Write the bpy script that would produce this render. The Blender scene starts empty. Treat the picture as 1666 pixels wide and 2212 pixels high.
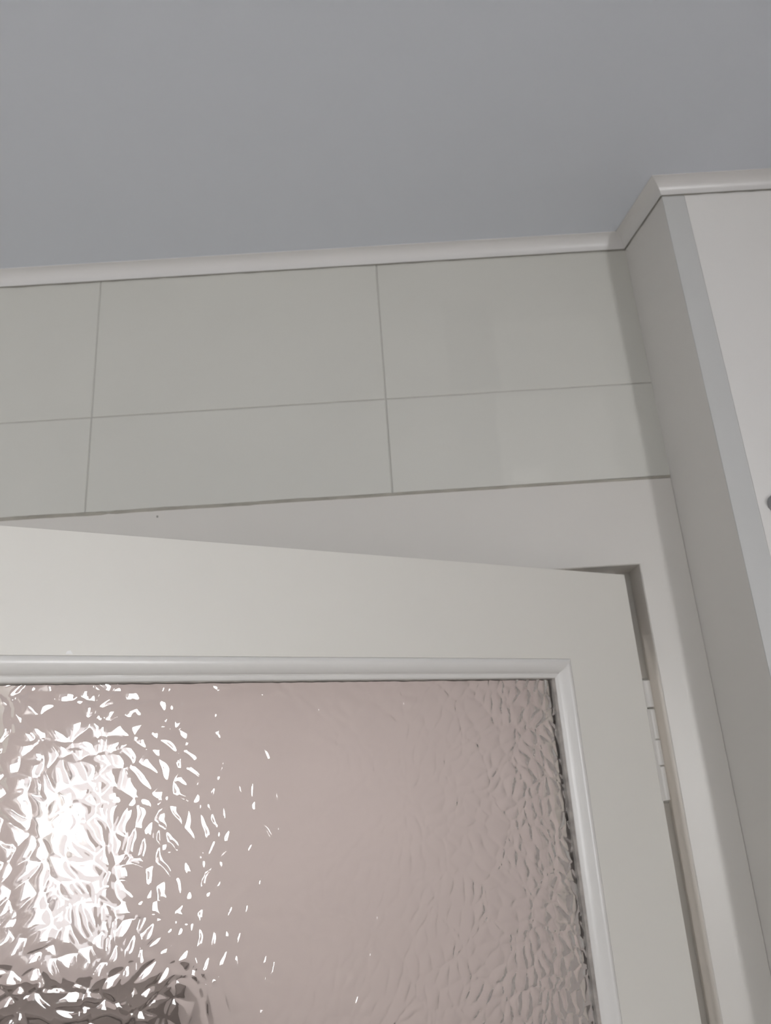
import bpy, bmesh, math, random
import numpy as np
from mathutils import Matrix, Vector

S = bpy.context.scene
C = S.collection
random.seed(4)

# ------------------------------------------------------------------ camera
Z0 = 2.49                                    # height of the underside of the cornice above the floor
F_PX, YAW, PITCH, ROLL = 1600.75, 0.0114, 0.3248, -0.0681
cam_d = bpy.data.cameras.new('camera')
cam = bpy.data.objects.new('camera', cam_d); C.objects.link(cam)
cam_d.sensor_fit = 'HORIZONTAL'; cam_d.sensor_width = 36.0
cam_d.lens = 36.0 * F_PX / 1666.0
cam_d.clip_start = 0.02
cam_d.dof.use_dof = True; cam_d.dof.focus_distance = 0.64; cam_d.dof.aperture_fstop = 10.0
fwd = Vector((math.sin(YAW) * math.cos(PITCH), math.cos(YAW) * math.cos(PITCH), math.sin(PITCH)))
right = Vector((math.cos(YAW), -math.sin(YAW), 0)); up = right.cross(fwd)
r2 = math.cos(ROLL) * right + math.sin(ROLL) * up
u2 = -math.sin(ROLL) * right + math.cos(ROLL) * up
M = Matrix((r2, u2, -fwd)).transposed().to_4x4()
M.translation = (-0.021, -0.9072, Z0 - 0.6855)
cam.matrix_world = M
S.camera = cam

# ------------------------------------------------------------------ view, world, daylight
vs = S.view_settings
vs.view_transform = 'Standard'; vs.look = 'None'; vs.gamma = 1.0; vs.use_curve_mapping = False
vs.exposure = 0.0
W = bpy.data.worlds.new('world'); S.world = W; W.use_nodes = True
W.node_tree.nodes['Background'].inputs[0].default_value = (0.80, 0.88, 1.0, 1)
W.node_tree.nodes['Background'].inputs[1].default_value = 1.5
S.cycles.caustics_refractive = False
S.cycles.caustics_reflective = False
S.cycles.max_bounces = 8
S.cycles.diffuse_bounces = 3
S.cycles.glossy_bounces = 3
S.cycles.use_adaptive_sampling = True
S.cycles.adaptive_threshold = 0.08
S.cycles.use_light_tree = False
S.cycles.transmission_bounces = 6

def daylight(name, loc, rot, sx, sy, power, col):
    d = bpy.data.lights.new(name, 'AREA'); d.shape = 'RECTANGLE'; d.size = sx; d.size_y = sy
    d.energy = power; d.color = col
    o = bpy.data.objects.new(name, d); C.objects.link(o); o.location = loc; o.rotation_euler = rot
    return o
# daylight entering the window of this room (behind the photographer) and the window of the hall beyond the door
daylight('daylight_room', (1.60, -2.80, 1.56), (0, math.radians(90), 0), 0.84, 0.70, 68, (0.975, 0.985, 1.0))
daylight('daylight_hall', (-1.50, 2.74, 1.65), (math.radians(-90), 0, 0), 0.20, 0.34, 2.6, (1.0, 0.99, 0.985))

# ------------------------------------------------------------------ materials
def mat(name, col, rough=0.5, var=0.03, scale=6.0, bump=0.0, bscale=60.0, spec=0.5, coat=0.0):
    m = bpy.data.materials.new(name); m.use_nodes = True
    nt = m.node_tree; b = nt.nodes['Principled BSDF']
    b.inputs['Roughness'].default_value = rough
    b.inputs['Specular IOR Level'].default_value = spec
    b.inputs['Coat Weight'].default_value = coat
    tc = nt.nodes.new('ShaderNodeTexCoord')
    n = nt.nodes.new('ShaderNodeTexNoise'); n.inputs['Scale'].default_value = scale; n.inputs['Detail'].default_value = 4
    nt.links.new(tc.outputs['Object'], n.inputs['Vector'])
    r = nt.nodes.new('ShaderNodeValToRGB')
    r.color_ramp.elements[0].position = 0.3; r.color_ramp.elements[1].position = 0.7
    r.color_ramp.elements[0].color = tuple(c * (1 - var) for c in col) + (1,)
    r.color_ramp.elements[1].color = tuple(min(1, c * (1 + var)) for c in col) + (1,)
    nt.links.new(n.outputs['Fac'], r.inputs['Fac'])
    nt.links.new(r.outputs['Color'], b.inputs['Base Color'])
    if bump > 0.055:
        n2 = nt.nodes.new('ShaderNodeTexNoise'); n2.inputs['Scale'].default_value = bscale; n2.inputs['Detail'].default_value = 3
        nt.links.new(tc.outputs['Object'], n2.inputs['Vector'])
        bp = nt.nodes.new('ShaderNodeBump'); bp.inputs['Strength'].default_value = bump; bp.inputs['Distance'].default_value = 0.002
        nt.links.new(n2.outputs['Fac'], bp.inputs['Height'])
        nt.links.new(bp.outputs['Normal'], b.inputs['Normal'])
    return m

M_CEIL   = mat('ceiling_paint', (0.77, 0.805, 0.865), 0.85, 0.01, 2, 0.05, 120)
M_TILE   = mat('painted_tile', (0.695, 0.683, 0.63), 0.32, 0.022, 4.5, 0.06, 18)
def reflection_tint(m, patches):
    # soft-edged areas that put faint reflections into the tile colour: (x0, x1, z0, z1, gain)
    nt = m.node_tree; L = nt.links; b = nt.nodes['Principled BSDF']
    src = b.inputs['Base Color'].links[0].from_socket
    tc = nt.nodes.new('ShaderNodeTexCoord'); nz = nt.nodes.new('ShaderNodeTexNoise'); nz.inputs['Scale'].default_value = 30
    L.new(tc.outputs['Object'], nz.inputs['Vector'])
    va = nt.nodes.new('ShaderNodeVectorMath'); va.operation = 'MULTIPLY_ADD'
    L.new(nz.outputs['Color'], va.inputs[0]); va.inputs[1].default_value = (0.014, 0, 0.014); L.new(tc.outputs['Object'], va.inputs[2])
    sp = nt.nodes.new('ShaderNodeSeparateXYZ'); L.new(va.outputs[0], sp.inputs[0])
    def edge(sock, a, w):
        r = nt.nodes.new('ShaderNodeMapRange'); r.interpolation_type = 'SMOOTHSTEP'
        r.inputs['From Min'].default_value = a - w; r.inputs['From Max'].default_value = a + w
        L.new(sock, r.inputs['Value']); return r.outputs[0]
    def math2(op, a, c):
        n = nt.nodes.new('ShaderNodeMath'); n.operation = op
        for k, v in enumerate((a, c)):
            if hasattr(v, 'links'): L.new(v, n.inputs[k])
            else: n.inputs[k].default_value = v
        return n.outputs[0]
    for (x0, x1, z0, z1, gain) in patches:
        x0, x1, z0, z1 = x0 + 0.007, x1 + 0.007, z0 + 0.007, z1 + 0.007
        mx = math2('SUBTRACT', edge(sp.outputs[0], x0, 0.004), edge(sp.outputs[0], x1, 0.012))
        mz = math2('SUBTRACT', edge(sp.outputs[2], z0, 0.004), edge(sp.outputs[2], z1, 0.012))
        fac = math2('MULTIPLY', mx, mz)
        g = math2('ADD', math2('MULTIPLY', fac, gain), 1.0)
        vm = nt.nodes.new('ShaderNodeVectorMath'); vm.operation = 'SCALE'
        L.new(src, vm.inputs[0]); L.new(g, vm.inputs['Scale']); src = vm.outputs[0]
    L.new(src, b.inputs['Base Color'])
reflection_tint(M_TILE, [(0.148, 0.30, 1.85, 2.268, 0.045), (0.160, 0.205, 2.136, 2.158, 0.05), (0.158, 0.31, 2.272, 2.38, 0.025), (0.09, 0.156, 2.28, 2.42, -0.025)])
M_GROUT  = mat('grout', (0.61, 0.595, 0.555), 0.9, 0.06, 25)
M_CAULK  = mat('aged_caulk', (0.42, 0.395, 0.34), 0.8, 0.12, 40)
M_FRAME  = mat('cream_gloss_paint', (0.73, 0.70, 0.655), 0.35, 0.012, 5, 0.05, 22)
M_DOOR   = mat('door_paint', (0.79, 0.764, 0.706), 0.34, 0.010, 4, 0.05, 26)
M_BEAD   = mat('bead_paint', (0.765, 0.745, 0.715), 0.30, 0.012, 9, 0.04, 60)
M_CORN   = mat('cornice_plastic', (0.79, 0.775, 0.76), 0.30, 0.01, 6)
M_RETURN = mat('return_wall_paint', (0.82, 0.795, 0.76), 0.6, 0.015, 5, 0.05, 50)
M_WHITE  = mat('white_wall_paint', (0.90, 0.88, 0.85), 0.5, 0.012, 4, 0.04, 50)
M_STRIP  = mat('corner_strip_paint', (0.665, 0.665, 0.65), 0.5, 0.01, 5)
M_ROOM   = mat('room_wall_paint', (0.75, 0.728, 0.70), 0.7, 0.02, 3)
M_SIDE   = mat('side_wall_paint', (0.70, 0.625, 0.59), 0.7, 0.02, 3)
M_FLOOR  = mat('floor_tile', (0.46, 0.43, 0.40), 0.5, 0.06, 3)
M_HALL   = mat('hall_pink_plaster', (0.63, 0.577, 0.561), 0.9, 0.02, 3)
M_HALLD  = mat('hall_dark_wood', (0.17, 0.15, 0.14), 0.5, 0.1, 6)
M_PUTTY  = mat('old_putty', (0.40, 0.365, 0.335), 0.9, 0.25, 90)
M_CRACK  = mat('dirty_seam', (0.30, 0.285, 0.25), 0.9, 0.1, 60)
M_STEEL  = mat('painted_hinge', (0.66, 0.635, 0.595), 0.38, 0.02, 30)
M_GREY   = mat('grey_plastic', (0.36, 0.36, 0.36), 0.45, 0.03, 20)
M_CHIP   = mat('bare_white_chip', (0.92, 0.91, 0.89), 0.6, 0.02, 30)
M_SLAT   = mat('blind_slat', (0.75, 0.73, 0.71), 0.7, 0.02, 10)

M_GLASS = bpy.data.materials.new('pebbled_glass'); M_GLASS.use_nodes = True
_b = M_GLASS.node_tree.nodes['Principled BSDF']
_b.inputs['Base Color'].default_value = (0.985, 0.965, 0.97, 1)
_b.inputs['Roughness'].default_value = 0.004
_b.inputs['IOR'].default_value = 1.5
_b.inputs['Transmission Weight'].default_value = 1.0

# ------------------------------------------------------------------ helpers
def obj(name, verts, faces, m, parent=None, smooth=False):
    me = bpy.data.meshes.new(name); me.from_pydata([tuple(v) for v in verts], [], faces); me.update()
    bm = bmesh.new(); bm.from_mesh(me); bmesh.ops.recalc_face_normals(bm, faces=bm.faces); bm.to_mesh(me); bm.free()
    me.materials.append(m)
    if smooth:
        for p in me.polygons: p.use_smooth = True
    o = bpy.data.objects.new(name, me); C.objects.link(o)
    if parent: o.parent = parent
    return o

BOX_F = [(0, 1, 2, 3), (4, 7, 6, 5), (0, 4, 5, 1), (1, 5, 6, 2), (2, 6, 7, 3), (3, 7, 4, 0)]
def boxes(name, bs, m, parent=None, bevel=0.0, seg=2):
    V, F = [], []
    for (x0, x1, y0, y1, z0, z1) in bs:
        k = len(V)
        V += [(x0, y0, z0), (x1, y0, z0), (x1, y1, z0), (x0, y1, z0), (x0, y0, z1), (x1, y0, z1), (x1, y1, z1), (x0, y1, z1)]
        F += [tuple(i + k for i in f) for f in BOX_F]
    o = obj(name, V, F, m, parent)
    if bevel:
        b = o.modifiers.new('bevel', 'BEVEL'); b.width = bevel; b.segments = seg; b.limit_method = 'ANGLE'; b.harden_normals = True
        for p in o.data.polygons: p.use_smooth = True
    return o

def prism(name, foot, z0, z1, m, parent=None):
    n = len(foot)
    V = [(x, y, z0) for x, y in foot] + [(x, y, z1) for x, y in foot]
    F = [tuple(range(n)), tuple(range(n, 2 * n))] + [(i, (i + 1) % n, n + (i + 1) % n, n + i) for i in range(n)]
    return obj(name, V, F, m, parent)

def tag(o, label, cat, kind=None, group=None):
    o['label'] = label; o['category'] = cat
    if kind: o['kind'] = kind
    if group: o['group'] = group
    return o

def empty(name, loc=(0, 0, 0), rz=0.0):
    o = bpy.data.objects.new(name, None); C.objects.link(o); o.location = loc; o.rotation_euler = (0, 0, rz)
    o.empty_display_size = 0.05
    return o

# measured layout (metres; y = 0 is the face of the tiled wall, +y away from the viewer)
XI, XO, DEP = 0.3647, 0.3817, 0.1054        # inner corner, outer corner, depth of the recess
ZC = Z0                                      # underside of cornice
CO = 0.0185                                  # cornice size
ZCEIL = Z0 + CO
ZG = Z0 - 0.2183                             # horizontal tile joint
ZL = Z0 - 0.3569                             # top of the door frame head
ZU = Z0 - 0.4707                             # underside of the head
XF = 0.3038                                  # hinge side edge of the opening
XL = XF - 0.875                              # other edge of the opening
TH = 0.14                                    # wall thickness

# ------------------------------------------------------------------ setting: this room
tag(boxes('floor', [(-1.5, 1.5, -4.1, 0.14, -0.05, 0)], M_FLOOR), 'plain grey floor of the room', 'floor', 'structure')
tag(boxes('ceiling', [(-1.5, 1.5, -4.1, 0.14, ZCEIL, ZCEIL + 0.1)], M_CEIL), 'flat pale blue-grey painted ceiling above the cornice', 'ceiling', 'structure')

# tiled wall with the doorway
wb = boxes('wall_back', [(-1.4, XL - 0.061, 0.0016, TH, 0, ZCEIL), (XI, 0.45, 0.0016, TH, 0, ZCEIL),
                         (XL - 0.061, XI, 0.0016, TH, ZL - 0.0015, ZCEIL)], M_GROUT)
tag(wb, 'wall of large painted cream tiles above the door frame', 'wall', 'structure')
J = 0.0008                                   # half joint
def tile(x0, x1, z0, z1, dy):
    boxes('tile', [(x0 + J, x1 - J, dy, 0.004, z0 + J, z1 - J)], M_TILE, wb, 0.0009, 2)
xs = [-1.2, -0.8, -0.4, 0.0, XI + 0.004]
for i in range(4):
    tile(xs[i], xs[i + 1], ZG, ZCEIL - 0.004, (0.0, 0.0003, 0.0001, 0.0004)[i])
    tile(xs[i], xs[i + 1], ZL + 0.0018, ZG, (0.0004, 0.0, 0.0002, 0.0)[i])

# recess return, splayed a little
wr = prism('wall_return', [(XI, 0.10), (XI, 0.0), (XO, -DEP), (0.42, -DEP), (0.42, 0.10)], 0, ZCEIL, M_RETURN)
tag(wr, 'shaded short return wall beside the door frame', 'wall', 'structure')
wt = boxes('wall_right', [(0.4202, 1.45, -DEP, 0.10, 0, ZCEIL)], M_WHITE)
tag(wt, 'white wall standing forward to the right of the recess', 'wall', 'structure')
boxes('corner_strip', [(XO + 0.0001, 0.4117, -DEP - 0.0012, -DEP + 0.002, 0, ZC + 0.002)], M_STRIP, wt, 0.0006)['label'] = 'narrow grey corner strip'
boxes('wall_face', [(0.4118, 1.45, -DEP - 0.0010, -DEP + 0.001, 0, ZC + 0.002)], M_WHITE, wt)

tag(boxes('wall_left', [(-1.5, -1.4, -4.0, 0.14, 0, ZCEIL)], M_ROOM), 'plain left wall of the room', 'wall', 'structure')
tag(boxes('wall_side', [(1.45, 1.55, -4.0, -3.18, 0, ZCEIL), (1.45, 1.55, -2.42, 0.14, 0, ZCEIL),
                        (1.45, 1.55, -3.18, -2.42, 0, 1.1), (1.45, 1.55, -3.18, -2.42, 2.04, ZCEIL)], M_SIDE),
    'side wall of the room with a small window opening', 'wall', 'structure')
tag(boxes('wall_rear', [(-1.4, 1.45, -4.0, -3.9, 0, ZCEIL)], M_ROOM), 'plain rear wall behind the viewer', 'wall', 'structure')
wn = boxes('window_1', [(1.48, 1.52, -3.18, -3.14, 1.1, 2.04), (1.48, 1.52, -2.46, -2.42, 1.1, 2.04),
                        (1.48, 1.52, -3.14, -2.46, 1.1, 1.15), (1.48, 1.52, -3.14, -2.46, 1.99, 2.04)], M_BEAD)
tag(wn, 'white framed window in the side wall', 'window', 'structure')

# ------------------------------------------------------------------ cornice
# profile: (distance from wall, height above ZC); convex moulding
def corn_profile():
    p = [(0.0, 0.0), (0.0022, 0.0)]
    for k in range(1, 9):
        a = math.pi / 2 * k / 9
        p.append((0.0022 + (CO - 0.0022) * (1 - math.cos(a)) ** 0.85, 0.0008 + (CO - 0.002) * math.sin(a) ** 0.95))
    p += [(CO, CO - 0.001), (CO, CO), (0.0, CO)]
    return p
CP = corn_profile()
def run(name, path0, path1, label, seam_seed):
    """path0/path1: functions d -> (x, y) of the run's two ends at offset d from the wall"""
    V, F = [], []
    n = len(CP)
    for (d, h) in CP:
        x, y = path0(d); V.append((x, y, ZC + h))
    for (d, h) in CP:
        x, y = path1(d); V.append((x, y, ZC + h))
    for i in range(n - 1):
        F.append((i, i + 1, n + i + 1, n + i))
    o = obj(name, V, F, M_CORN, None, True)
    m = o.modifiers.new('es', 'EDGE_SPLIT'); m.split_angle = math.radians(50)
    tag(o, label, 'cornice', 'structure')
    # dirty hairline under the cornice: an uneven thread of old filler
    a = Vector((*path0(0.0008), ZC)); b = Vector((*path1(0.0008), ZC))
    L = (b - a).length; k = max(8, int(L / 0.012)); rnd = random.Random(seam_seed)
    V, F = [], []
    dirn = (b - a).normalized(); nrm = Vector((dirn.y, -dirn.x, 0))
    for i in range(k + 1):
        p = a + (b - a) * (i / k); hh = 0.0009 + 0.0009 * rnd.random()
        V += [p + nrm * 0.0004, p + nrm * 0.0011 - Vector((0, 0, hh * 0.5)), p + nrm * 0.0002 - Vector((0, 0, hh))]
    for i in range(k):
        for j in range(2):
            F.append((3 * i + j, 3 * i + j + 1, 3 * i + 4 + j, 3 * i + 3 + j))
    obj('filler_line', V, F, M_CRACK, o, True)
    return o
# mitre offsets: inner corner (XI,0), outer corner (XO,-DEP)
tx = Vector((XO - XI, -DEP)).normalized()            # along the return, towards the viewer
nr = Vector((tx.y, -tx.x))                           # its normal
if nr.x > 0: nr = -nr
def inner(d):                                        # meets y=-d and return offset d
    # point on return offset line with y = -d
    p = Vector((XI, 0)) + nr * d
    t = (-d - p.y) / tx.y
    q = p + tx * t
    return (q.x, q.y)
def outer(d):
    p = Vector((XI, 0)) + nr * d
    t = (-DEP - 0.0012 - d - p.y) / tx.y
    q = p + tx * t
    return (q.x, q.y)
run('trim_1', lambda d: (-1.4, -d), inner, 'long cream cornice strip between tiled wall and ceiling', 1)
run('trim_2', inner, outer, 'short shaded cornice piece along the return wall', 2)
run('trim_3', outer, lambda d: (1.45, -DEP - 0.0012 - d), 'white cornice strip above the forward wall at the corner', 3)

# ------------------------------------------------------------------ door frame
FR = empty('trim_4', (XF, 0.05, 0))
tag(FR, 'cream painted door frame with rebated head and jamb', 'door frame', 'structure')
FR_inv = Matrix.Translation((-XF, -0.05, 0))
def rel(o):
    o.data.transform(FR_inv); o.parent = FR; return o
RB = 0.044
def frame_mesh():
    # one seamless painted frame: face + rebate + stop, U-shaped section swept round the opening
    sec = [(0.0605, 0.006), (0.0605, 0.0), (0.0012, 0.0), (0.0, 0.0012), (0.0, RB), (-0.020, RB), (-0.020, TH), (0.0605, TH)]
    V, F = [], []
    n = len(sec)
    head = lambda s: s * (ZL - 0.0015 - ZU) / 0.0605 if s > 0.03 else s
    for (s, y) in sec: V.append((XF + s, y, 0.0))
    for (s, y) in sec: V.append((XF + s, y, ZU + head(s)))
    for (s, y) in sec: V.append((XL - s, y, ZU + head(s)))
    for (s, y) in sec: V.append((XL - s, y, 0.0))
    for a in range(3):
        for i in range(n):
            j = (i + 1) % n
            F.append((a * n + i, a * n + j, (a + 1) * n + j, (a + 1) * n + i))
    F += [tuple(range(n)), tuple(range(3 * n, 4 * n))]
    return V, F
V, F = frame_mesh()
rel(obj('frame_body', V, F, M_FRAME))
# uneven caulk line between the frame head and the tiles
rnd = random.Random(8)
V, F = [], []
k = 110; x0, x1 = XL - 0.06, XI - 0.0015
for i in range(k + 1):
    t = i / k; x = x0 + (x1 - x0) * t
    wdt = 0.0016 + 0.0012 * (1 - t) + 0.0005 * rnd.random()
    if abs(x + 0.367) < 0.006: wdt *= 0.35
    zc = ZL + 0.0004 + 0.0004 * math.sin(x * 37) + 0.0003 * rnd.random()
    V += [(x, 0.0004, zc - wdt), (x, -0.0008, zc - wdt * 0.6), (x, -0.0009, zc + wdt * 0.6), (x, 0.0003, zc + wdt)]
for i in range(k):
    for j in range(3):
        F.append((4 * i + j, 4 * i + j + 1, 4 * i + 5 + j, 4 * i + 4 + j))
rel(obj('caulk_line', V, F, M_CAULK, None, True))
# tiny nail hole in the head
V = [(-0.3056 + 0.0013 * math.cos(a), -0.0003, Z0 - 0.3662 + 0.0016 * math.sin(a)) for a in [2 * math.pi * i / 10 for i in range(10)]]
V += [(v[0], 0.001, v[2]) for v in V]
rel(obj('nail_hole', V, [tuple(range(10))] + [(i, (i + 1) % 10, 10 + (i + 1) % 10, 10 + i) for i in range(10)], M_CRACK))

# ------------------------------------------------------------------ door leaf (local x = along the leaf away from the hinge, local y = into the leaf, z up)
AL = 0.5019
XH, YH = 0.2826, 0.0
DT = Z0 - 0.4828                             # top of the leaf
DW, DTH = 0.845, 0.040
ST = 0.1085                                  # stile / rail width up to the bead
B = 0.0205                                   # bead width
door = empty('door_1', (XH, YH, 0.0), math.pi + AL)
# local frame: +x points along the leaf; viewer side is +y after the half turn
tag(door, 'white painted door with pebbled glass pane, standing ajar', 'door', 'structure')
GX0, GX1 = ST, DW - ST                       # glazed opening including beads
GZ1 = Z0 - 0.5879; GZ0 = GZ1 - 1.02
def leaf():
    # seamless painted frame with a rectangular hole, plus a lower solid part
    xo = [0, DW]; V, F = [], []
    out = [(0, 0.008), (DW, 0.008), (DW, DT), (0, DT)]
    inn = [(GX0, GZ0), (GX1, GZ0), (GX1, GZ1), (GX0, GZ1)]
    for y in (0.0, -DTH):
        V += [(x, y, z) for x, z in out] + [(x, y, z) for x, z in inn]
    for i in range(4):
        j = (i + 1) % 4
        F += [(i, j, 4 + j, 4 + i), (8 + i, 8 + j, 12 + j, 12 + i), (i, j, 8 + j, 8 + i), (4 + i, 4 + j, 12 + j, 12 + i)]
    return V, F
V, F = leaf()
lf = obj('leaf_frame', V, F, M_DOOR, door)
b = lf.modifiers.new('bevel', 'BEVEL'); b.width = 0.0022; b.segments = 3; b.limit_method = 'ANGLE'
for p in lf.data.polygons: p.use_smooth = True
wn_ = lf.modifiers.new('wn', 'WEIGHTED_NORMAL'); wn_.keep_sharp = True
# glazing beads, mitred: (distance from the wood edge, height over the face)
BP_LIP = [(-0.0004, -0.004), (-0.0004, -0.0008), (0.0005, 0.0004), (0.002, 0.0012), (0.0045, 0.0015), (0.0075, 0.0008), (0.0105, -0.0008),
          (0.0130, -0.0028), (0.0146, -0.0048), (0.0150, -0.0060), (0.0158, -0.0062), (0.0162, -0.0052), (0.0192, -0.0058), (B, -0.0068), (B, -0.0118)]
BP_PLAIN = [(-0.0002, -0.003), (0.0, -0.0002), (0.0012, 0.0006), (0.003, 0.0011), (0.0048, 0.0008), (0.0065, -0.0002), (0.0085, -0.0016), (0.0115, -0.0034),
            (0.0145, -0.0048), (0.0165, -0.0056), (0.018, -0.0060), (0.0190, -0.0063), (0.0198, -0.0066), (B, -0.0076), (B, -0.0118)]
def bead(corners, BP):
    V, F = [], []
    (ax, az, sx0, sz0), (bx, bz, sx1, sz1) = corners
    N = 24
    rb = random.Random(int(ax * 1000 + az * 77))
    for k in range(N + 1):
        t = k / N
        for i, (d, h) in enumerate(BP):
            x = (ax + sx0 * d) * (1 - t) + (bx + sx1 * d) * t
            z = (az + sz0 * d) * (1 - t) + (bz + sz1 * d) * t
            V.append((x, h + (rb.random() - 0.5) * 0.00012, z))
    n = len(BP)
    for k in range(N):
        for i in range(n - 1):
            F.append((k * n + i, k * n + i + 1, (k + 1) * n + i + 1, (k + 1) * n + i))
    o = obj('glazing_bead', V, F, M_BEAD, door, True)
    m = o.modifiers.new('es', 'EDGE_SPLIT'); m.split_angle = math.radians(60)
    return o
TR, TL = (GX0, GZ1, 1, -1), (GX1, GZ1, -1, -1)
BR, BL = (GX0, GZ0, 1, 1), (GX1, GZ0, -1, 1)
for pr, prof in (((TR, TL), BP_LIP), ((BR, TR), BP_PLAIN), ((TL, BL), BP_PLAIN), ((BL, BR), BP_LIP)): bead(pr, prof)

# pebbled glass: relief of long pebbles bundled into larger cells, on the viewer's side
def pebble_height(X, Z):
    rs = np.random.RandomState(11)
    # gentle domain warp
    wx = 0.0016 * np.sin(X * 95 + 1.7 * np.sin(Z * 80)) + 0.0005 * np.sin(Z * 410 + X * 90)
    wz = 0.0016 * np.sin(Z * 90 + 1.3 * np.sin(X * 75)) + 0.0005 * np.sin(X * 390 - Z * 130)
    px, pz = X + wx, Z + wz
    G = 0.047                                # bundle size
    tab = rs.rand(64, 64, 4)
    gx, gz = np.floor(px / G).astype(int), np.floor(pz / G).astype(int)
    f1 = np.full(X.shape, 9.0); f2 = np.full(X.shape, 9.0)
    sx = np.zeros(X.shape); sz = np.zeros(X.shape); th = np.zeros(X.shape); idd = np.zeros(X.shape, int)
    for dx in (-1, 0, 1):
        for dz in (-1, 0, 1):
            cx, cz = gx + dx, gz + dz
            t = tab[cx % 64, cz % 64]
            qx, qz = (cx + t[..., 0]) * G, (cz + t[..., 1]) * G
            d = np.hypot(px - qx, pz - qz)
            nearer = d < f1
            f2 = np.where(nearer, f1, np.minimum(f2, d))
            sx = np.where(nearer, qx, sx); sz = np.where(nearer, qz, sz); th = np.where(nearer, t[..., 2] * math.pi, th)
            idd = np.where(nearer, (cx % 64) * 64 + cz % 64, idd)
            f1 = np.where(nearer, d, f1)
    big = (f2 - f1) * 0.5
    ca, sa = np.cos(th), np.sin(th)
    LX, LZ = 0.0215, 0.0122
    ux = ((px - sx) * ca + (pz - sz) * sa) / LX + (idd % 17) * 3.1 + 40
    uz = (-(px - sx) * sa + (pz - sz) * ca) / LZ + (idd % 13) * 4.7 + 40
    tab2 = rs.rand(96, 96, 3)
    hx, hz = np.floor(ux).astype(int), np.floor(uz).astype(int)
    g1 = np.full(X.shape, 9.0); g2 = np.full(X.shape, 9.0); amp = np.zeros(X.shape)
    for dx in (-1, 0, 1):
        for dz in (-1, 0, 1):
            cx, cz = hx + dx, hz + dz
            t = tab2[cx % 96, cz % 96]
            ex = (ux - (cx + 0.12 + 0.76 * t[..., 0])); ez = (uz - (cz + 0.25 + 0.5 * t[..., 1]))
            d = np.hypot(ex, ez)
            nearer = d < g1
            g2 = np.where(nearer, g1, np.minimum(g2, d))
            amp = np.where(nearer, t[..., 2], amp)
            g1 = np.where(nearer, d, g1)
    sub = (g2 - g1) * 0.5 * LZ
    k = 0.0016
    def dome(d, r):
        t = np.clip(d / r, 0, 1); return 1 - (1 - t) ** 2
    h = dome(sub, 0.0060) * (0.55 + 0.45 * amp) * 0.00062 + dome(big, 0.0040) * 0.00017
    return h
def glass_pane():
    gx0, gx1, gz1, gz0 = GX0 + B - 0.004, GX1 - B + 0.004, GZ1 - B + 0.004, GZ0 + B - 0.004
    xs_ = np.arange(gx0, gx1, 0.00095)
    fine = np.arange(gz1, gz1 - 0.44, -0.00095)
    zs_ = np.concatenate([fine, np.arange(fine[-1] - 0.002, gz0, -0.003)])
    X, Z = np.meshgrid(xs_, zs_)
    H = pebble_height(X, Z)
    for _ in range(1):
        Hp = np.pad(H, 1, mode='edge')
        H = (Hp[1:-1, 1:-1] * 4 + Hp[:-2, 1:-1] + Hp[2:, 1:-1] + Hp[1:-1, :-2] + Hp[1:-1, 2:]) / 8
    Y = -0.0105 + H - 0.00105
    nz, nx = X.shape
    co = np.stack([X, Y, Z], -1).reshape(-1, 3)
    yb = -0.0175
    back = np.array([(xs_[0], yb, zs_[0]), (xs_[-1], yb, zs_[0]), (xs_[-1], yb, zs_[-1]), (xs_[0], yb, zs_[-1])])
    co = np.concatenate([co, back])
    i = np.arange(nz - 1)[:, None] * nx + np.arange(nx - 1)[None, :]
    quads = np.stack([i, i + nx, i + nx + 1, i + 1], -1).reshape(-1, 4)
    q0 = nz * nx
    top = list(range(0, nx)); bot = [(nz - 1) * nx + a for a in range(nx)]
    lef = [a * nx for a in range(nz)]; rig = [a * nx + nx - 1 for a in range(nz)]
    polys = [[q0, q0 + 1, q0 + 2, q0 + 3],
             top + [q0 + 1, q0], bot[::-1] + [q0 + 3, q0 + 2],
             lef[::-1] + [q0, q0 + 3], rig + [q0 + 2, q0 + 1]]
    loops = np.concatenate([quads.ravel()] + [np.array(p) for p in polys])
    sizes = np.concatenate([np.full(len(quads), 4), np.array([len(p) for p in polys])])
    starts = np.concatenate([[0], np.cumsum(sizes)[:-1]])
    me = bpy.data.meshes.new('glass_pane')
    me.vertices.add(len(co)); me.vertices.foreach_set('co', co.ravel().astype(np.float32))
    me.loops.add(len(loops)); me.loops.foreach_set('vertex_index', loops.astype(np.int32))
    me.polygons.add(len(sizes)); me.polygons.foreach_set('loop_start', starts.astype(np.int32))
    me.polygons.foreach_set('loop_total', sizes.astype(np.int32))
    sm = np.zeros(len(sizes), bool); sm[:len(quads)] = True
    me.polygons.foreach_set('use_smooth', sm)
    me.update(calc_edges=True); me.validate()
    # the rim must not share normals with the relief
    es = np.zeros(len(me.edges), bool)
    ev = np.zeros(len(me.edges) * 2, np.int32); me.edges.foreach_get('vertices', ev); ev = ev.reshape(-1, 2)
    rim = np.zeros(len(co), bool); rim[top] = rim[bot] = rim[lef] = rim[rig] = True; rim[q0:] = True
    es = rim[ev[:, 0]] & rim[ev[:, 1]]
    a = me.attributes.new('sharp_edge', 'BOOLEAN', 'EDGE'); a.data.foreach_set('value', es)
    me.materials.append(M_GLASS)
    o = bpy.data.objects.new('glass_pane', me); C.objects.link(o); o.parent = door
    return o
gp = glass_pane(); gp['label'] = 'clear glass with raised pebble pattern'

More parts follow.
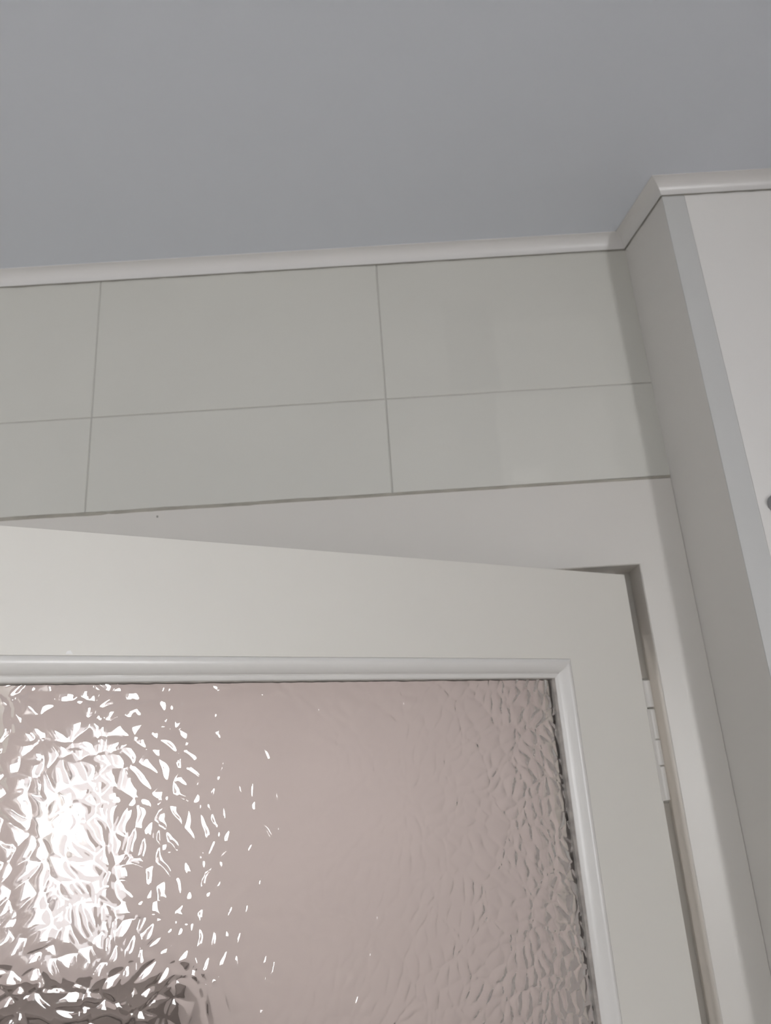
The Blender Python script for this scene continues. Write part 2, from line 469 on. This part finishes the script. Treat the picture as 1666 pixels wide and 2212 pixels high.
# crumbling putty line along the hinge side and a thin one along the top of the glass
def putty(pts0, pts1, wd, seed, across):
    rr = random.Random(seed); k = 90; V, F = [], []
    for i in range(k + 1):
        t = i / k
        x = pts0[0] * (1 - t) + pts1[0] * t; z = pts0[1] * (1 - t) + pts1[1] * t
        w_ = wd * (0.75 + 0.45 * rr.random())
        V += [(x - across[0] * 0.0006, -0.0072, z - across[1] * 0.0006), (x + across[0] * w_ * 0.7, -0.0084 - 0.0006 * rr.random(), z + across[1] * w_ * 0.7),
              (x + across[0] * w_, -0.0125, z + across[1] * w_)]
    for i in range(k):
        for j in range(2): F.append((3 * i + j, 3 * i + j + 1, 3 * i + 4 + j, 3 * i + 3 + j))
    obj('putty_line', V, F, M_PUTTY, door)['label'] = 'dark crumbling putty seam'
putty((GX0 + B, GZ1 - B), (GX0 + B, GZ0 + B), 0.0042, 3, (1, 0))
putty((GX0 + B, GZ1 - B), (GX1 - B, GZ1 - B), 0.0012, 5, (0, -1))
# paint chip on the lower edge of the top rail
V = [(0.6372 + dx, 0.0004, GZ1 + 0.0024 + dz) for dx, dz in ((-.002, -.0012), (.0035, -.0012), (.0024, .0012), (-.0002, .0018))]
V += [(v[0], -0.001, v[2]) for v in V]
obj('paint_chip', V, [(0, 1, 2, 3)] + [(i, (i + 1) % 4, 4 + (i + 1) % 4, 4 + i) for i in range(4)], M_CHIP, door)

# painted lift-off hinge in the gap
def cyl(cx, cy, z0, z1, r, n=20, bev=0.0008):
    V, F = [], []
    rings = [(z0, r - bev), (z0 + bev, r), (z1 - bev, r), (z1, r - bev)]
    for (z, rr) in rings:
        V += [(cx + rr * math.cos(2 * math.pi * i / n), cy + rr * math.sin(2 * math.pi * i / n), z) for i in range(n)]
    for a in range(3):
        for i in range(n):
            j = (i + 1) % n; F.append((a * n + i, a * n + j, (a + 1) * n + j, (a + 1) * n + i))
    F += [tuple(range(n)), tuple(range(3 * n, 4 * n))]
    return V, F
hg = empty('hinge'); hg.parent = door
HX, HY = -0.0062, -0.0042
for (za, zb, r, dx) in ((-0.613, -0.6444, 0.0070, 0.0002), (-0.6462, -0.6806, 0.0060, -0.0012), (-0.6814, -0.7096, 0.0070, 0.0), (-0.7106, -0.7476, 0.0060, -0.0012)):
    V, F = cyl(HX + dx, HY, Z0 + zb, Z0 + za, r)
    k = obj('knuckle', V, F, M_STEEL, hg, True); m = k.modifiers.new('es', 'EDGE_SPLIT'); m.split_angle = math.radians(35)
V, F = cyl(HX - 0.0006, HY, Z0 - 0.7506, Z0 - 0.610, 0.0046)
obj('pin', V, F, M_CRACK, hg, True)
boxes('hinge_leaf', [(-0.0040, 0.0016, -0.0012, 0.0007, Z0 - 0.7476, Z0 - 0.6466)], M_STEEL, hg, 0.0003)
boxes('hinge_leaf', [(-0.0060, 0.0012, -0.0012, 0.0006, Z0 - 0.6444, Z0 - 0.613)], M_STEEL, hg, 0.0003)

# lower wooden part of the leaf below the glass is the leaf frame itself

# ------------------------------------------------------------------ small fitting at the right edge
hk = empty('wall_hook', (0.4335, -DEP - 0.001, Z0 - 0.4365))
tag(hk, 'small round grey hook on the white wall at the right edge', 'hook')
def lathe(name, prof, m, parent, n=24):
    V, F = [], []
    for (r, d) in prof:
        V += [(r * math.cos(2 * math.pi * i / n), -d, r * math.sin(2 * math.pi * i / n)) for i in range(n)]
    k = len(prof)
    for a in range(k - 1):
        for i in range(n):
            j = (i + 1) % n; F.append((a * n + i, a * n + j, (a + 1) * n + j, (a + 1) * n + i))
    F += [tuple(range(n)), tuple(range((k - 1) * n, k * n))]
    return obj(name, V, F, m, parent, True)
lathe('base_plate', [(0.011, 0), (0.0115, 0.001), (0.0105, 0.003), (0.006, 0.004)], M_GREY, hk)
lathe('peg', [(0.004, 0.0035), (0.004, 0.012), (0.0062, 0.015), (0.0066, 0.018), (0.005, 0.0205), (0.001, 0.021)], M_GREY, hk)

# ------------------------------------------------------------------ hall beyond the door
HX0, HX1, HY1 = -3.1, 1.6, 2.55
HZ = 2.55
tag(boxes('floor_hall', [(HX0, HX1, TH, HY1, -0.05, 0)], M_FLOOR), 'floor of the hall seen only through the pebbled glass', 'floor', 'structure')
tag(boxes('ceiling_hall', [(HX0, HX1, TH, HY1, HZ, HZ + 0.1)], M_HALL), 'ceiling of the hall behind the glass', 'ceiling', 'structure')
WX0, WX1, WZ0, WZ1 = -1.61, -1.40, 1.46, 1.80
tag(boxes('wall_hall_far', [(HX0, WX0, HY1, HY1 + 0.1, 0, HZ), (WX1, HX1, HY1, HY1 + 0.1, 0, HZ), (WX0, WX1, HY1, HY1 + 0.1, 0, WZ0), (WX0, WX1, HY1, HY1 + 0.1, WZ1, HZ)], M_HALL),
    'pinkish far wall of the hall blurred through the pebbled glass', 'wall', 'structure')
tag(boxes('wall_hall_right', [(HX1, HX1 + 0.1, TH, HY1, 0, HZ)], M_HALL), 'pinkish right wall of the hall behind the glass', 'wall', 'structure')
tag(boxes('wall_hall_left', [(HX0 - 0.1, HX0, TH, HY1, 0, HZ)], M_HALL), 'pinkish left wall of the hall behind the glass', 'wall', 'structure')
tag(boxes('wall_hall_near', [(HX0, -1.4, TH - 0.1, TH, 0, HZ)], M_HALL), 'hall wall continuing beside the tiled wall', 'wall', 'structure')
w2 = boxes('window_2', [(WX0, WX0 + 0.05, HY1 + 0.03, HY1 + 0.08, WZ0, WZ1), (WX1 - 0.05, WX1, HY1 + 0.03, HY1 + 0.08, WZ0, WZ1),
                        (WX0 + 0.05, WX1 - 0.05, HY1 + 0.03, HY1 + 0.08, WZ0, WZ0 + 0.05), (WX0 + 0.05, WX1 - 0.05, HY1 + 0.03, HY1 + 0.08, WZ1 - 0.05, WZ1)], M_BEAD)
tag(w2, 'bright hall window glaring through the pebbled glass', 'window', 'structure')
for i in range(3):
    xx = WX0 + 0.056 + i * 0.040
    boxes('blind_slat', [(xx, xx + 0.016, HY1 + 0.02, HY1 + 0.024, WZ0 + 0.06, WZ1 - 0.06)], M_SLAT, w2)
# dark sideboard under the window
cb = boxes('sideboard', [(-2.4, -0.95, HY1 - 0.42, HY1 - 0.02, 0.08, 1.0)], M_HALLD, None, 0.004)
tag(cb, 'dark sideboard below the hall window, blurred behind the glass', 'sideboard')
boxes('top_board', [(-2.42, -0.93, HY1 - 0.44, HY1 - 0.01, 1.0, 1.025)], M_HALLD, cb, 0.003)
for i in range(3):
    d_ = boxes('cabinet_door', [(-2.38 + i * 0.475, -1.92 + i * 0.475, HY1 - 0.435, HY1 - 0.42, 0.1, 0.98)], M_HALLD, cb, 0.003)
for xx in (-2.36, -1.04):
    boxes('foot', [(xx, xx + 0.05, HY1 - 0.38, HY1 - 0.06, 0, 0.08)], M_HALLD, cb)

# two unseen ceiling lamps, added to give the hall its even light
M_FILL = bpy.data.materials.new('fill_lamp_opal'); M_FILL.use_nodes = True
_l = M_FILL.node_tree.nodes['Principled BSDF']
_l.inputs['Base Color'].default_value = (0.9, 0.88, 0.85, 1)
_l.inputs['Emission Color'].default_value = (1.0, 0.97, 0.95, 1); _l.inputs['Emission Strength'].default_value = 67.0
def disc(name, prof, m, lp):
    n = 32; V, F = [], []
    for (r, d) in prof: V += [(r * math.cos(2 * math.pi * i / n), r * math.sin(2 * math.pi * i / n), -d) for i in range(n)]
    for a in range(len(prof) - 1):
        for i in range(n):
            j = (i + 1) % n; F.append((a * n + i, a * n + j, (a + 1) * n + j, (a + 1) * n + i))
    F += [tuple(range(n)), tuple(range((len(prof) - 1) * n, len(prof) * n))]
    return obj(name, V, F, m, lp, True)
for lx, ly, lab in ((-0.15, 0.85, 'added unseen fill lamp on the hall ceiling nearest the doorway'), (-1.85, 0.95, 'added unseen fill lamp on the ceiling further along the hall')):
    lp = empty('hall_fill_lamp', (lx, ly, HZ))
    tag(lp, lab, 'lamp', None, 'added hall fill lamps')
    disc('fill_lamp_base', [(0.20, 0.0), (0.20, 0.025), (0.185, 0.03)], M_BEAD, lp)
    disc('fill_lamp_shade', [(0.183, 0.028), (0.18, 0.05), (0.15, 0.075), (0.09, 0.09), (0.02, 0.095)], M_FILL, lp)
